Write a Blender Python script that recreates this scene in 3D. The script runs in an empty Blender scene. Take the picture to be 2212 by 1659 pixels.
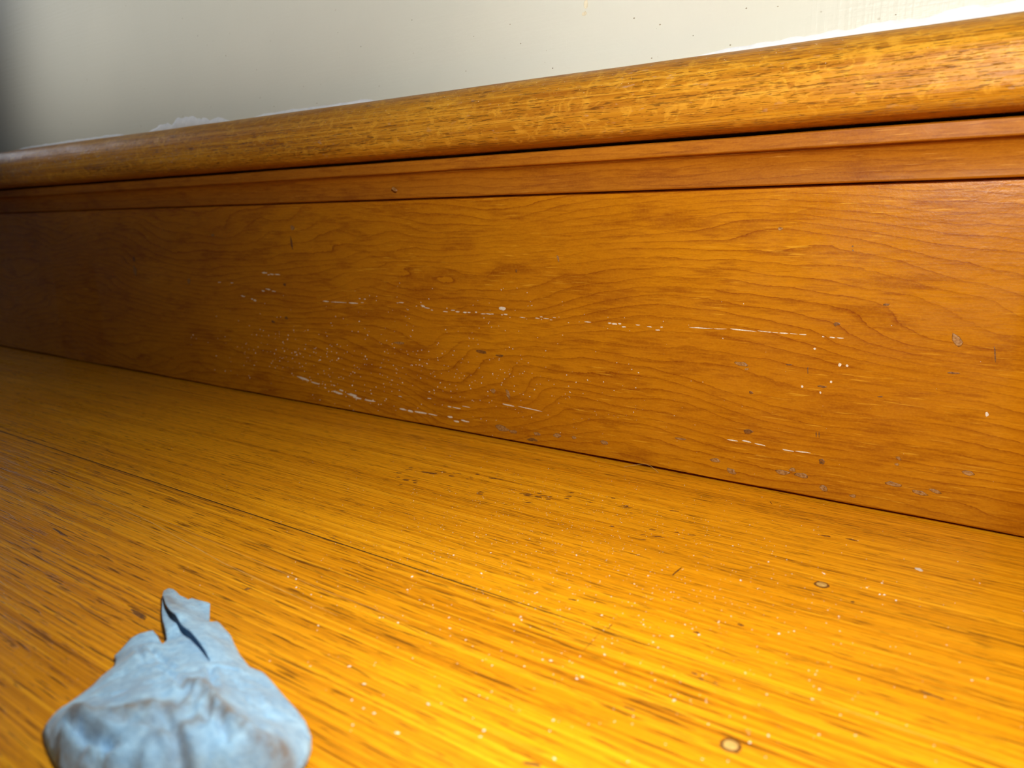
import bpy, bmesh, math, random
import numpy as np
from mathutils import Vector, Matrix, noise as mnoise
from mathutils.geometry import delaunay_2d_cdt

S = bpy.context.scene
COL = S.collection

# ------------------------------------------------------------------ camera
cam_d = bpy.data.cameras.new('camera')
cam = bpy.data.objects.new('camera', cam_d)
COL.objects.link(cam)
S.camera = cam
cam_d.sensor_width = 36.0
cam_d.lens = 36.0 * 1600.0 / 2212.0
cam_d.clip_start = 0.01
cam.location = (0.0, -0.335, 0.11625)
cam.rotation_euler = (math.radians(90 - 11.43), 0.0, math.radians(34.322))
cam_d.dof.use_dof = True
cam_d.dof.focus_distance = 0.335
cam_d.dof.aperture_fstop = 12.5

# ------------------------------------------------------------------ light
W = bpy.data.worlds.new('room_light')
S.world = W
W.use_nodes = True
W.node_tree.nodes['Background'].inputs[0].default_value = (0.80, 0.90, 1.0, 1)
W.node_tree.nodes['Background'].inputs[1].default_value = 0.06


def lamp(name, kind, loc, aim, energy, col, **kw):
    l = bpy.data.lights.new(name, kind)
    o = bpy.data.objects.new(name, l)
    COL.objects.link(o)
    o.location = loc
    o.rotation_euler = (Vector(aim) - Vector(loc)).to_track_quat('-Z', 'Y').to_euler()
    l.energy = energy
    l.color = col
    for k, v in kw.items():
        setattr(l, k, v)
    return o


# small torch held low beside the camera, to the right
lamp('torch', 'SPOT', (-0.028, -0.264, 0.20), (-0.055, -0.06, 0.055), 3.85, (1.0, 0.96, 0.88),
     spot_size=math.radians(150), spot_blend=0.75, shadow_soft_size=0.012)
# added narrow area light behind the camera, brightening only the wall above the step
lamp('wall_fill', 'AREA', (-0.43, -1.80, 0.50), (-0.43, 0.0, 0.50), 0.83, (1.0, 0.975, 0.93),
     shape='RECTANGLE', size=0.62, size_y=0.60, spread=math.radians(6.5))
# cool window further along, beyond the left end of the stair
lamp('stair_window', 'AREA', (-2.6, -0.15, 0.95), (-0.8, -0.02, 0.18), 4, (0.75, 0.86, 1.0),
     shape='RECTANGLE', size=0.4, size_y=0.4)

S.view_settings.view_transform = 'Standard'
S.view_settings.look = 'None'
S.view_settings.gamma = 1
S.view_settings.exposure = 0.0
S.view_settings.use_curve_mapping = False


# ------------------------------------------------------------------ helpers
def tag(o, label=None, cat=None, group=None, kind=None):
    for k, v in (('label', label), ('category', cat), ('group', group), ('kind', kind)):
        if v:
            o[k] = v
    return o


def link(name, me, mat, parent=None, smooth=True):
    if mat and not me.materials:
        me.materials.append(mat)
    if smooth:
        me.shade_smooth()
    o = bpy.data.objects.new(name, me)
    COL.objects.link(o)
    if parent:
        o.parent = parent
    return o


def mesh(name, v, f):
    me = bpy.data.meshes.new(name)
    me.from_pydata([tuple(map(float, p)) for p in v], [], f)
    me.update()
    return me


class NT:
    """tiny node-tree writer"""
    def __init__(s, name):
        s.m = bpy.data.materials.new(name)
        s.m.use_nodes = True
        s.t = s.m.node_tree
        s.b = s.t.nodes['Principled BSDF']
        s.co = s.t.nodes.new('ShaderNodeTexCoord').outputs['Object']

    def put(s, sock, v):
        if hasattr(v, 'is_output'):
            s.t.links.new(v, sock)
        else:
            sock.default_value = v

    def math(s, op, a, b=0.0, c=0.0, clamp=False):
        n = s.t.nodes.new('ShaderNodeMath')
        n.operation = op
        n.use_clamp = clamp
        for i, v in enumerate((a, b, c)):
            s.put(n.inputs[i], v)
        return n.outputs[0]

    def scale(s, sc, off=(0, 0, 0), rot=(0, 0, 0), co=None):
        n = s.t.nodes.new('ShaderNodeMapping')
        s.put(n.inputs[0], co or s.co)
        n.inputs['Location'].default_value = off
        n.inputs['Rotation'].default_value = rot
        n.inputs['Scale'].default_value = sc
        return n.outputs[0]

    def noise(s, vec, detail=2.0, rough=0.5, dist=0.0, scale=1.0):
        n = s.t.nodes.new('ShaderNodeTexNoise')
        s.put(n.inputs['Vector'], vec)
        n.inputs['Scale'].default_value = scale
        n.inputs['Detail'].default_value = detail
        n.inputs['Roughness'].default_value = rough
        n.inputs['Distortion'].default_value = dist
        return n.outputs[0]

    def ramp(s, f, stops, ease=False):
        n = s.t.nodes.new('ShaderNodeValToRGB')
        s.put(n.inputs[0], f)
        e = n.color_ramp.elements
        n.color_ramp.interpolation = 'EASE' if ease else 'LINEAR'
        while len(e) < len(stops):
            e.new(0.5)
        for i, (p, c) in enumerate(stops):
            e[i].position = p
            e[i].color = (c, c, c, 1) if isinstance(c, (int, float)) else (*c, 1)
        return n.outputs[0]

    def mix(s, f, a, b, mode='MIX'):
        n = s.t.nodes.new('ShaderNodeMix')
        n.data_type = 'RGBA'
        n.blend_type = mode
        s.put(n.inputs[0], f)
        for i, v in ((6, a), (7, b)):
            s.put(n.inputs[i], (*v, 1) if isinstance(v, tuple) and len(v) == 3 else v)
        return n.outputs[2]

    def xyz(s, v=None):
        n = s.t.nodes.new('ShaderNodeSeparateXYZ')
        s.put(n.inputs[0], v or s.co)
        return n.outputs

    def attr(s, name):
        n = s.t.nodes.new('ShaderNodeAttribute')
        n.attribute_name = name
        return n.outputs['Fac']

    def bump(s, hgt, strength, dist):
        n = s.t.nodes.new('ShaderNodeBump')
        n.inputs['Strength'].default_value = strength
        n.inputs['Distance'].default_value = dist
        s.put(n.inputs['Height'], hgt)
        s.put(s.b.inputs['Normal'], n.outputs[0])

    def out(s, col, rough, spec=0.5):
        s.put(s.b.inputs['Base Color'], (*col, 1) if isinstance(col, tuple) and len(col) == 3 else col)
        s.put(s.b.inputs['Roughness'], rough)
        s.b.inputs['Specular IOR Level'].default_value = spec
        return s.m


# ------------------------------------------------------------------ materials
def mat_pine(name, seed, base, light, dark, bands, zlin, contrast=1.0, rough=(.25, .42)):
    """varnished flat-sawn softwood: thin wavy growth-ring lines running along x"""
    n = NT(name)
    o = (seed, seed * 1.7, seed * .6)
    tilt = (0, math.radians(5), 0)
    warp = n.noise(n.scale((55, 0, 120), o), 4, .6)
    f1 = n.noise(n.scale((4.5, 0, 15), o), 2, .5, .35)
    z = n.xyz()[2]
    t = n.math('ADD', n.math('MULTIPLY', f1, bands), n.math('MULTIPLY', z, zlin))
    t = n.math('ADD', t, n.math('MULTIPLY', warp, .75))
    fr = n.math('FRACT', t)
    line = n.ramp(fr, [(0, 0.0), (.76, 0.0), (.92, .35), (.965, 1), (1.0, 0)])
    soft = n.ramp(fr, [(0, 0.0), (.3, 0.0), (.93, 1), (1.0, 0)])
    brk = n.ramp(n.noise(n.scale((14, 0, 34), o), 3), [(.32, .25), (.56, 1)])
    line = n.math('MULTIPLY', line, brk)
    soft = n.math('MULTIPLY', soft, brk)
    streak = n.noise(n.scale((70, 0, 800), o, tilt), 3, .6)
    fine = n.noise(n.scale((260, 1900, 1900), o), 3, .65)
    gran = n.noise(n.scale((900, 900, 1300), o), 2, .6)
    blotch = n.noise(n.scale((10, 20, 26), o), 4, .6)
    col = n.mix(n.ramp(blotch, [(.3, 0), (.7, 1)]), base, light)
    col = n.mix(n.math('MULTIPLY', soft, .22 * contrast), col, dark)
    col = n.mix(n.math('MULTIPLY', line, .9 * contrast), col, dark)
    # darker reddish patches with ragged, grain-following ends
    pn = n.noise(n.scale((24, 0, 85), (seed + 7, 1, 2), tilt), 3, .6)
    pat = n.ramp(n.math('ADD', pn, n.math('MULTIPLY', streak, .45)), [(.74, 0), (.90, 1)])
    col = n.mix(n.math('MULTIPLY', pat, .45), col, dark)
    col = n.mix(n.math('MULTIPLY', n.ramp(streak, [(.50, 0), (.75, 1)]), .32), col, dark)
    col = n.mix(n.math('MULTIPLY', n.ramp(fine, [(.45, 0), (.75, 1)]), .30), col, dark)
    col = n.mix(n.math('MULTIPLY', n.ramp(gran, [(.45, 0), (.75, 1)]), .20), col, (light[0] * 1.2, light[1] * 1.35, light[2] * 2))
    # pale short flecks lying at a slight angle
    fl = n.noise(n.scale((75, 0, 1500), o, tilt), 1.5, .5)
    flm = n.ramp(n.noise(n.scale((11, 0, 24), (seed + 3, 0, 5)), 1), [(.42, 0), (.56, 1)])
    fl = n.math('MULTIPLY', n.ramp(fl, [(.65, 0), (.73, 1)]), flm)
    col = n.mix(n.math('MULTIPLY', fl, .45), col, (light[0] * 1.45, light[1] * 1.9, light[2] * 6))
    h = n.math('ADD', n.math('MULTIPLY', streak, .4), n.math('MULTIPLY', n.noise(n.scale((300, 300, 300)), 4, .6), .6))
    n.bump(n.math('ADD', h, n.math('MULTIPLY', gran, .2)), .28, .0006)
    rg = n.ramp(n.noise(n.scale((40, 40, 90)), 3), [(.3, rough[0]), (.7, rough[1])])
    return n.out(col, rg, .15)


def mat_oak(name, seed, base, light, dark, pore, freq=100.0, porethr=.60, bump=.3, ps=(24, 800, 800), rough=(.24, .40), ringamt=.5, lines=900, figure=False):
    """varnished open-pored oak: straight grain along x with dark pore dashes"""
    n = NT(name)
    o = (seed, seed * 2.3, seed * 1.1)
    x, y, z = n.xyz()
    warp = n.noise(n.scale((1.6, 26, 26), o), 3, .5)
    t = n.math('ADD', n.math('MULTIPLY', n.math('ADD', y, n.math('MULTIPLY', z, .7)), freq), n.math('MULTIPLY', warp, 5.5))
    fr = n.math('FRACT', t)
    ring = n.ramp(fr, [(0, .15), (.35, 0), (.78, .55), (.93, 1), (1, .15)])
    ringm = n.ramp(n.noise(n.scale((5, 60, 60), o), 2), [(.38, .2), (.62, 1)])
    ring = n.math('MULTIPLY', ring, ringm)
    p1 = n.noise(n.scale(ps, o), 1.5, .5)
    p2 = n.noise(n.scale((ps[0] * 2.6, ps[1] * 1.8, ps[2] * 1.8), o), 1, .5)
    thr = n.math('SUBTRACT', porethr, n.math('MULTIPLY', ring, .07))
    pr = n.math('MULTIPLY', n.math('SUBTRACT', p1, thr), 16, clamp=True)
    pr2 = n.math('MULTIPLY', n.math('SUBTRACT', p2, n.math('ADD', thr, .055)), 14, clamp=True)
    fine = n.noise(n.scale((9, 1500, 1500), o), 3, .6)
    blotch = n.noise(n.scale((7, 22, 22), o), 3, .55)
    col = n.mix(n.ramp(blotch, [(.3, 0), (.7, 1)]), base, light)
    col = n.mix(n.math('MULTIPLY', ring, ringamt), col, dark)
    col = n.mix(n.math('MULTIPLY', n.ramp(fine, [(.42, 0), (.72, 1)]), .68), col, dark)
    lt = n.noise(n.scale((6, 900, 900), (seed + 9, 3, 1)), 2, .6)
    col = n.mix(n.math('MULTIPLY', n.ramp(lt, [(.56, 0), (.74, 1)]), .4), col, (light[0] * 1.15, light[1] * 1.3, light[2] * 2.2))
    ln = n.noise(n.scale((4, lines, lines), (seed + 4, 8, 2)), 2, .55)
    col = n.mix(n.math('MULTIPLY', n.ramp(ln, [(.50, 0), (.62, 1)]), .34), col, dark)
    col = n.mix(n.math('MULTIPLY', n.ramp(ln, [(.36, 1), (.47, 0)]), .45), col, (light[0] * 1.1, light[1] * 1.25, light[2] * 2.5))
    if figure:
        fg = n.ramp(n.noise(n.scale((130, 170, 170), o), 3, .6, 1.2), [(.52, 0), (.64, 1)])
        col = n.mix(n.math('MULTIPLY', fg, .45), col, (light[0] * 1.2, light[1] * 1.35, light[2] * 2.2))
        dk = n.ramp(n.noise(n.scale((22, 160, 160), (seed, 5, 3)), 4, .65), [(.52, 0), (.70, 1)])
        col = n.mix(n.math('MULTIPLY', dk, .5), col, dark)
        sc = n.ramp(n.noise(n.scale((150, 420, 420), (seed + 2, 5, 3)), 3, .6), [(.63, 0), (.68, 1)])
        scm = n.ramp(n.noise(n.scale((18, 60, 60), (seed + 5, 1, 3)), 2), [(.45, 0), (.6, 1)])
        col = n.mix(n.math('MULTIPLY', n.math('MULTIPLY', sc, scm), .6), col, (.46, .27, .17))
    pa = n.math('MAXIMUM', pr, n.math('MULTIPLY', pr2, .75))
    col = n.mix(n.math('MULTIPLY', pa, .62 if figure else .8), col, pore)
    h = n.math('SUBTRACT', n.math('MULTIPLY', fine, .5), n.math('MULTIPLY', pa, .7))
    h = n.math('ADD', h, n.math('MULTIPLY', n.noise(n.scale((240, 320, 320)), 3), .4))
    n.bump(h, bump, .0006)
    rg = n.ramp(n.noise(n.scale((30, 60, 60)), 3), [(.3, rough[0]), (.7, rough[1])])
    return n.out(col, rg, .15)


M_RISER = mat_pine('varnished_riser_pine', 3.1, (.43, .148, .003), (.55, .214, .004), (.22, .047, .002), 15, 210)
M_COVE = mat_pine('varnished_moulding_pine', 11.7, (.32, .105, .005), (.42, .150, .007), (.17, .036, .003), 5, 260, .7, (.45, .6))
M_TREAD_B = mat_oak('varnished_tread_oak', 2.4, (.80, .318, .005), (.94, .408, .007), (.46, .150, .003), (.13, .045, .006), 80, .625, .25, (95, 2100, 2100), lines=1200)
M_TREAD_F = mat_oak('varnished_tread_oak_coarse', 6.9, (.80, .312, .005), (.94, .405, .007), (.36, .110, .003), (.11, .036, .005), 120, .615, .3, (60, 1500, 1500), ringamt=.5, lines=620)
M_NOSE = mat_oak('varnished_nosing_oak', 15.2, (.43, .170, .008), (.60, .270, .015), (.28, .085, .006), (.085, .03, .006), 150, .625, .8, (150, 2300, 2300), (.30, .48), lines=900, figure=True)


def mat_wall():
    n = NT('cream_wall_paint')
    vs = n.noise(n.scale((420, 1, 5)), 3, .6)
    hs = n.noise(n.scale((7, 1, 380), (0, 0, 0), (0, math.radians(-5), 0)), 3, .6)
    bl = n.noise(n.scale((9, 9, 9)), 3)
    col = n.mix(n.ramp(bl, [(.3, 0), (.7, 1)]), (.56, .555, .48), (.60, .59, .505))
    sp = n.ramp(n.noise(n.scale((260, 260, 260)), 1), [(.80, 0), (.83, 1)])
    col = n.mix(n.math('MULTIPLY', sp, .6), col, (.36, .32, .24))
    h = n.math('ADD', n.math('MULTIPLY', vs, .6), n.math('MULTIPLY', hs, .5))
    h = n.math('ADD', h, n.math('MULTIPLY', n.noise(n.scale((500, 500, 500)), 2), .35))
    n.bump(h, .42, .0008)
    return n.out(col, .42, .4)


def mat_plain(name, c1, c2, sc, rough, bump=.2, spec=.5):
    n = NT(name)
    f = n.noise(n.scale((sc, sc, sc)), 3, .6)
    n.bump(f, bump, .0004)
    return n.out(n.mix(n.ramp(f, [(.35, 0), (.65, 1)]), c1, c2), rough, spec)


def mat_rag():
    n = NT('pale_blue_cloth')
    mot = n.noise(n.scale((420, 420, 420)), 4, .65)
    big = n.noise(n.scale((70, 70, 70)), 3, .6)
    fib = n.noise(n.scale((1500, 1500, 1500)), 2, .6)
    col = n.mix(n.ramp(mot, [(.35, 0), (.68, 1)]), (.28, .52, .77), (.47, .75, .97))
    col = n.mix(n.ramp(big, [(.35, .0), (.7, .5)]), col, (.19, .33, .52))
    st = n.math('MULTIPLY', n.attr('stain'), n.ramp(n.noise(n.scale((190, 190, 190)), 3, .6), [(.30, .25), (.6, 1)]))
    col = n.mix(n.math('MULTIPLY', st, .92), col, (.20, .165, .13))
    n.bump(n.math('ADD', n.math('MULTIPLY', mot, .7), n.math('MULTIPLY', fib, .5)), .55, .0006)
    n.b.inputs['Sheen Weight'].default_value = .25
    return n.out(col, .9, .15)


M_WALL = mat_wall()
M_CAULK = mat_plain('white_caulk', (.66, .68, .71), (.74, .75, .77), 250, .45, .4)
M_BARE = mat_plain('bare_dented_wood', (.24, .10, .02), (.44, .23, .075), 900, .45, .5, .3)
M_DARK = mat_plain('dark_grime', (.10, .040, .008), (.26, .095, .010), 900, .45, .4)
M_PAINT = mat_plain('white_paint_scuff', (.62, .50, .36), (.85, .78, .66), 1200, .5, .5)
M_DUST = mat_plain('pale_dust', (.80, .72, .55), (.95, .90, .80), 2000, .4, .2)
M_BLACK = mat_plain('joint_grime', (.035, .016, .006), (.07, .03, .008), 900, .6, .4, .2)
M_SCRATCH = mat_plain('scratched_varnish', (.66, .34, .07), (.76, .46, .15), 700, .3, .3)
M_PLUG = mat_plain('filler_plug', (.50, .30, .08), (.66, .42, .12), 900, .4, .4)
M_HAIR = mat_plain('blond_hair', (.62, .42, .16), (.75, .52, .22), 900, .35, .1)
M_FLECK = mat_plain('dark_fleck', (.13, .10, .06), (.34, .28, .18), 900, .6, .2)
M_STAIN = mat_plain('wall_stain', (.55, .47, .30), (.68, .62, .46), 300, .5, .2)
M_RAG = mat_rag()


# ------------------------------------------------------------------ structure
def extrude(name, prof, x0, x1, mat, nseg=60, wob=0.0, seed=0, closed=True, parent=None, wmask=None, flat=False):
    """profile of (y, z) points swept along x; wob lets the arris wander like hand-worked timber"""
    k = len(prof)
    vs, fs = [], []
    for i in range(nseg + 1):
        x = x0 + (x1 - x0) * i / nseg
        for j, (y, z) in enumerate(prof):
            w = wob * (wmask[j] if wmask else 1.0)
            dy = 0.0 if flat == 'z' else w * mnoise.noise((x * 22, j * .35 + seed, 1.3))
            dz = 0.0 if flat is True else w * mnoise.noise((x * 22, j * .35 + seed, 7.9))
            vs.append((x, y + dy, z + dz))
    for i in range(nseg):
        for j in range(k if closed else k - 1):
            a, b = i * k + j, i * k + (j + 1) % k
            fs.append((a, b, b + k, a + k))
    if closed:
        fs.append(tuple(range(k))[::-1])
        fs.append(tuple(range(nseg * k, nseg * k + k)))
    me = mesh(name, vs, fs)
    bm = bmesh.new()
    bm.from_mesh(me)
    bmesh.ops.recalc_face_normals(bm, faces=bm.faces)
    bm.to_mesh(me)
    bm.free()
    o = link(name, me, mat, parent)
    o.data.set_sharp_from_angle(angle=math.radians(28))
    return o


X0, X1 = -1.25, 0.45
NOSE_TOP, NOSE_BOT = 0.1889, 0.1579

# painted wall standing on the upper tread
wall = extrude('wall_back', [(-0.010, NOSE_TOP), (-0.010, 1.10), (0.040, 1.10), (0.040, NOSE_TOP)], X0, X1, M_WALL, 8)
tag(wall, 'cream painted wall standing directly above the rounded oak nosing', 'wall', kind='structure')


def smear(name, pts, mat, parent, y0=-0.010, th=0.0005):
    """irregular ribbon of caulk on the wall; pts = (x, bottom z, top z)"""
    vs, fs = [], []
    for x, a, b in pts:
        vs += [(x, y0 + .0001, a), (x, y0 - th, a), (x, y0 - th, (a * .35 + b * .65)), (x, y0 + .0001, b)]
    for i in range(len(pts) - 1):
        for j in range(3):
            fs.append((i * 4 + j, i * 4 + j + 1, i * 4 + j + 5, i * 4 + j + 4))
    return link(name, mesh(name, vs, fs), mat, parent)


rnd = random.Random(5)


def ribbon(xa, xb, fn, n):
    r = []
    for i in range(n + 1):
        x = xa + (xb - xa) * i / n
        t = i / n
        hgt = fn(t) * (.7 + .6 * mnoise.noise((x * 130, 2.2, 0)) + .3 * mnoise.noise((x * 420, 5.2, 0)))
        env = min(1.0, t * 6, (1 - t) * 6 + (1.0 if xb > 0 else 0.0))
        r.append((x, NOSE_TOP + .0002, NOSE_TOP + .0004 + .0025 * env + max(0.0, hgt) * env))
    return r


smear('caulk_smear', ribbon(-.155, .12, lambda t: .0002 + .0052 * min(1, t * 1.7), 90), M_CAULK, wall)
smear('caulk_smear', ribbon(-.56, -.44, lambda t: .0075 * math.sin(math.pi * t) ** 1.4, 50), M_CAULK, wall)
smear('caulk_smear', ribbon(-.78, -.56, lambda t: .0014, 50), M_CAULK, wall)
smear('caulk_smear', ribbon(-.44, -.30, lambda t: .0012, 40), M_CAULK, wall)

# the stair tread: two glued boards with a fine joint
tread = bpy.data.objects.new('stair_tread', None)
COL.objects.link(tread)
tag(tread, 'broad honey-varnished oak stair tread in the foreground under the blue rag', 'stair tread')


def board(y0, y1, mat, seed, nose=False):
    c = .00002
    if nose:
        pr = [(y1, -.031), (y1, -c), (y1 - c, 0)]
        r = .0155
        for i in range(13):
            a = math.pi / 2 + math.pi * i / 12
            pr.append((y0 + r + r * math.cos(a), -r + r * math.sin(a)))
    else:
        pr = [(y1, -.031), (y1, -c), (y1 - c, 0), (y0 + c, 0), (y0, -c), (y0, -.031)]
    m = [0, 1, 1] + [0] * (len(pr) - 3)
    return extrude('plank', pr, X0, X1, mat, 120, .0 if not nose else .0, seed, True, tread, m, True)


board(-.1520, .0178, M_TREAD_B, 1)
fb = board(-.3250, -.15210, M_TREAD_F, 2, True)
for v in fb.data.vertices:                      # the glue joint has opened on the left and closes to the right
    if v.co.y > -.1523:
        v.co.y -= .00045 * min(1.0, max(0.0, (-.03 - v.co.x) / .12)) * (1 + .4 * mnoise.noise((v.co.x * 30, 0, 0)))

# dark grime packed into the open joint
vs, fs = [], []
for i in range(121):
    x = -.75 + .72 * i / 120
    w = .00024 * min(1.0, max(0.12, (-.03 - x) / .12)) * (1 + .5 * mnoise.noise((x * 60, 3, 0)))
    vs += [(x, -.15210 - 2 * w, .00003), (x, -.15200 + .00004, .00003)]
    if i:
        b = len(vs) - 4
        fs.append((b, b + 1, b + 3, b + 2))
link('joint_line', mesh('joint_line', vs, fs), M_BLACK, tread)

# riser with a rebate at its top for the moulding
riser = extrude('stair_riser', [(0.018, .00002), (0.018, .1579), (.0035, .1579), (.0035, .1363), (.0004, .1363), (0, .1359), (0, .0020), (.0004, .0015), (.0060, .0015), (.0060, .00002)],
                X0, X1, M_RISER, 200, .0006, 3, True, None, [0, 0, 0, 0, 0, 0, .6, 1, 1, 0], 'z')
tag(riser, 'amber varnished pine riser board with dents, scuffs and wavy grain', 'stair riser')

# cove moulding tucked under the nosing
pr = [(.0035, .1367), (.0035, .1563), (-.0134, .1563), (-.0140, .1557), (-.0140, .1506), (-.0136, .1501), (-.0104, .1499)]
for i in range(9):
    a = i / 8
    pr.append((-.0104 + .0056 * math.sin(a * math.pi / 2) ** 1.0 * .95, .1497 - .0118 * (1 - math.cos(a * math.pi / 2)) - .0002))
pr += [(-.0051, .1372), (-.0046, .1367)]
cove = extrude('cove_moulding', pr, X0, X1, M_COVE, 120, .00025, 4)
tag(cove, 'reddish brown cove moulding strip tucked under the rounded nosing', 'moulding')

# upper tread: only its rounded nosing shows
pr = [(.045, NOSE_BOT), (.045, NOSE_TOP)]
r = (NOSE_TOP - NOSE_BOT) / 2
cz = (NOSE_TOP + NOSE_BOT) / 2
for i in range(25):
    a = math.pi / 2 + math.pi * i / 24
    e = 1.0 if a < math.pi else 2.0 / 3.4
    pr.append((-.0175 - r * 1.02 * abs(math.cos(a)) ** e, cz + r * math.copysign(abs(math.sin(a)) ** e, math.sin(a))))
nose = extrude('stair_nosing', pr, X0, X1, M_NOSE, 300, .00022, 8, True, None, [0, 0] + [1] * 25)
tag(nose, 'rounded worn oak nosing of the next step, below the cream wall', 'stair nosing')


# ------------------------------------------------------------------ marks in the wood
def dent(name, P, U_, V_, N_, ln, wd, mat, parent, depth=.00014, seed=0):
    """little crater: raised ragged rim round a shallow hollow"""
    rings = ((.0, depth * .5), (.62, depth * .75), (.85, depth), (1.0, -.00012))
    k = 10
    vs = [P + N_ * rings[0][1]]
    for q, (rr, hh) in enumerate(rings[1:]):
        for i in range(k):
            a = 2 * math.pi * i / k
            w = rr * (1 + .55 * mnoise.noise((math.cos(a) * 1.4 + seed * 3.1, math.sin(a) * 1.4, seed * 1.7)))
            vs.append(P + U_ * (ln * w * math.cos(a)) + V_ * (wd * w * math.sin(a)) + N_ * hh)
    fs = [(0, 1 + i, 1 + (i + 1) % k) for i in range(k)]
    for q in range(2):
        for i in range(k):
            a, b = 1 + q * k + i, 1 + q * k + (i + 1) % k
            fs.append((a, a + k, b + k, b))
    me = mesh(name, vs, fs)
    me.materials.append(mat)
    if mat is M_BARE:                           # bruised, darkened edge round a bare dent
        me.materials.append(M_DARK)
        for p in me.polygons:
            p.material_index = 1 if p.index >= 2 * k else 0
    return link(name, me, mat, parent)


KM = {'bare': M_BARE, 'dark': M_DARK, 'paint': M_PAINT}
NM = {'bare': 'dent', 'dark': 'dark_mark', 'paint': 'paint_spot'}
RISER_GOUGES = [(-0.0181,0.0753,0.00336,0.00137,-1.014,'bare'),
 (-0.0886,0.1186,0.00128,0.00077,-0.177,'bare'),
 (-0.0588,0.1097,0.00066,0.00035,-0.686,'dark'),
 (-0.0590,0.1114,0.00044,0.00038,0.009,'dark'),
 (-0.4062,0.1205,0.00210,0.00165,-0.373,'bare'),
 (-0.4951,0.1156,0.00226,0.00118,0.001,'bare'),
 (-0.4081,0.1101,0.00519,0.00118,-1.444,'dark'),
 (-0.6055,0.0866,0.00488,0.00250,-1.429,'bare'),
 (-0.6052,0.0961,0.00261,0.00213,-1.428,'dark'),
 (-0.5305,0.0809,0.00211,0.00186,-1.414,'bare'),
 (-0.1999,0.1042,0.00192,0.00055,-1.250,'bare'),
 (-0.2260,0.0969,0.00099,0.00060,-1.357,'dark'),
 (-0.2315,0.0282,0.00338,0.00097,-1.187,'bare'),
 (-0.2415,0.0286,0.00161,0.00132,-0.926,'bare'),
 (-0.1020,0.0581,0.00357,0.00108,-0.115,'bare'),
 (-0.0991,0.0560,0.00126,0.00053,0.102,'bare'),
 (-0.2354,0.0077,0.00528,0.00174,-0.077,'bare'),
 (-0.2281,0.0067,0.00280,0.00112,0.002,'bare'),
 (-0.2120,0.0081,0.00238,0.00096,-0.000,'bare'),
 (-0.1992,0.0090,0.00286,0.00121,-0.033,'bare'),
 (-0.1705,0.0097,0.00261,0.00104,-0.104,'bare'),
 (-0.1885,0.0096,0.00140,0.00079,-0.002,'bare'),
 (-0.1112,0.0103,0.00243,0.00105,-0.040,'bare'),
 (-0.1032,0.0065,0.00254,0.00130,-0.282,'bare'),
 (-0.0800,0.0103,0.00339,0.00122,-0.081,'bare'),
 (-0.0757,0.0122,0.00158,0.00088,-0.007,'bare'),
 (-0.0720,0.0105,0.00291,0.00110,-0.101,'bare'),
 (-0.0622,0.0063,0.00208,0.00130,-0.560,'bare'),
 (-0.0498,0.0052,0.00128,0.00085,0.005,'bare'),
 (-0.1290,0.0183,0.00304,0.00059,0.019,'bare'),
 (-0.0349,0.0134,0.00342,0.00092,-0.051,'bare'),
 (-0.0253,0.0117,0.00281,0.00090,-0.133,'bare'),
 (-0.0196,0.0134,0.00244,0.00079,-0.222,'bare'),
 (-0.0092,0.0231,0.00264,0.00096,-0.135,'bare'),
 (-0.0637,0.0182,0.00135,0.00147,0.175,'dark'),
 (-0.0339,0.0249,0.00106,0.00068,-0.633,'bare'),
 (-0.0345,0.0222,0.00087,0.00060,0.177,'bare'),
 (-0.3128,0.0504,0.00461,0.00087,0.056,'bare'),
 (-0.2352,0.0761,0.00249,0.00128,0.055,'paint'),
 (-0.0726,0.0581,0.00204,0.00029,-1.462,'dark'),
 (-0.0053,0.0715,0.00393,0.00030,-1.404,'dark'),
 (-0.0670,0.0302,0.00146,0.00029,-1.494,'dark'),
 (-0.0658,0.0303,0.00146,0.00029,-1.493,'dark'),
 (-0.0807,0.0598,0.00157,0.00041,0.007,'dark'),
 (-0.0664,0.0516,0.00226,0.00061,0.040,'dark'),
 (-0.0965,0.0453,0.00103,0.00077,-0.242,'dark'),
 (-0.0431,0.0500,0.00122,0.00039,0.045,'dark'),
 (-0.0181,0.0626,0.00266,0.00046,0.064,'dark'),
 (-0.0443,0.0882,0.00153,0.00056,0.014,'dark'),
 (-0.0968,0.0269,0.00275,0.00111,0.061,'dark'),
 (-0.0626,0.0790,0.00146,0.00088,0.067,'dark'),
 (-0.4178,0.0823,0.00170,0.00111,0.037,'dark'),
 (-0.4184,0.0593,0.00196,0.00130,0.063,'dark'),
 (-0.4327,0.0558,0.00236,0.00095,-0.173,'dark'),
 (-0.2498,0.0505,0.00421,0.00109,-0.025,'dark'),
 (-0.2375,0.0495,0.00314,0.00081,-0.025,'dark'),
 (-0.2150,0.0041,0.00392,0.00110,0.036,'dark'),
 (-0.0570,0.0617,0.00063,0.00059,0.099,'paint'),
 (-0.0705,0.0677,0.00057,0.00050,0.086,'paint'),
 (-0.0599,0.0618,0.00073,0.00080,0.099,'paint'),
 (-0.0744,0.0507,0.00058,0.00062,0.116,'paint'),
 (-0.0628,0.0541,0.00056,0.00061,0.112,'paint'),
 (-0.0667,0.0489,0.00057,0.00051,0.120,'paint'),
 (-0.0053,0.0477,0.00061,0.00092,0.137,'paint')]
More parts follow.
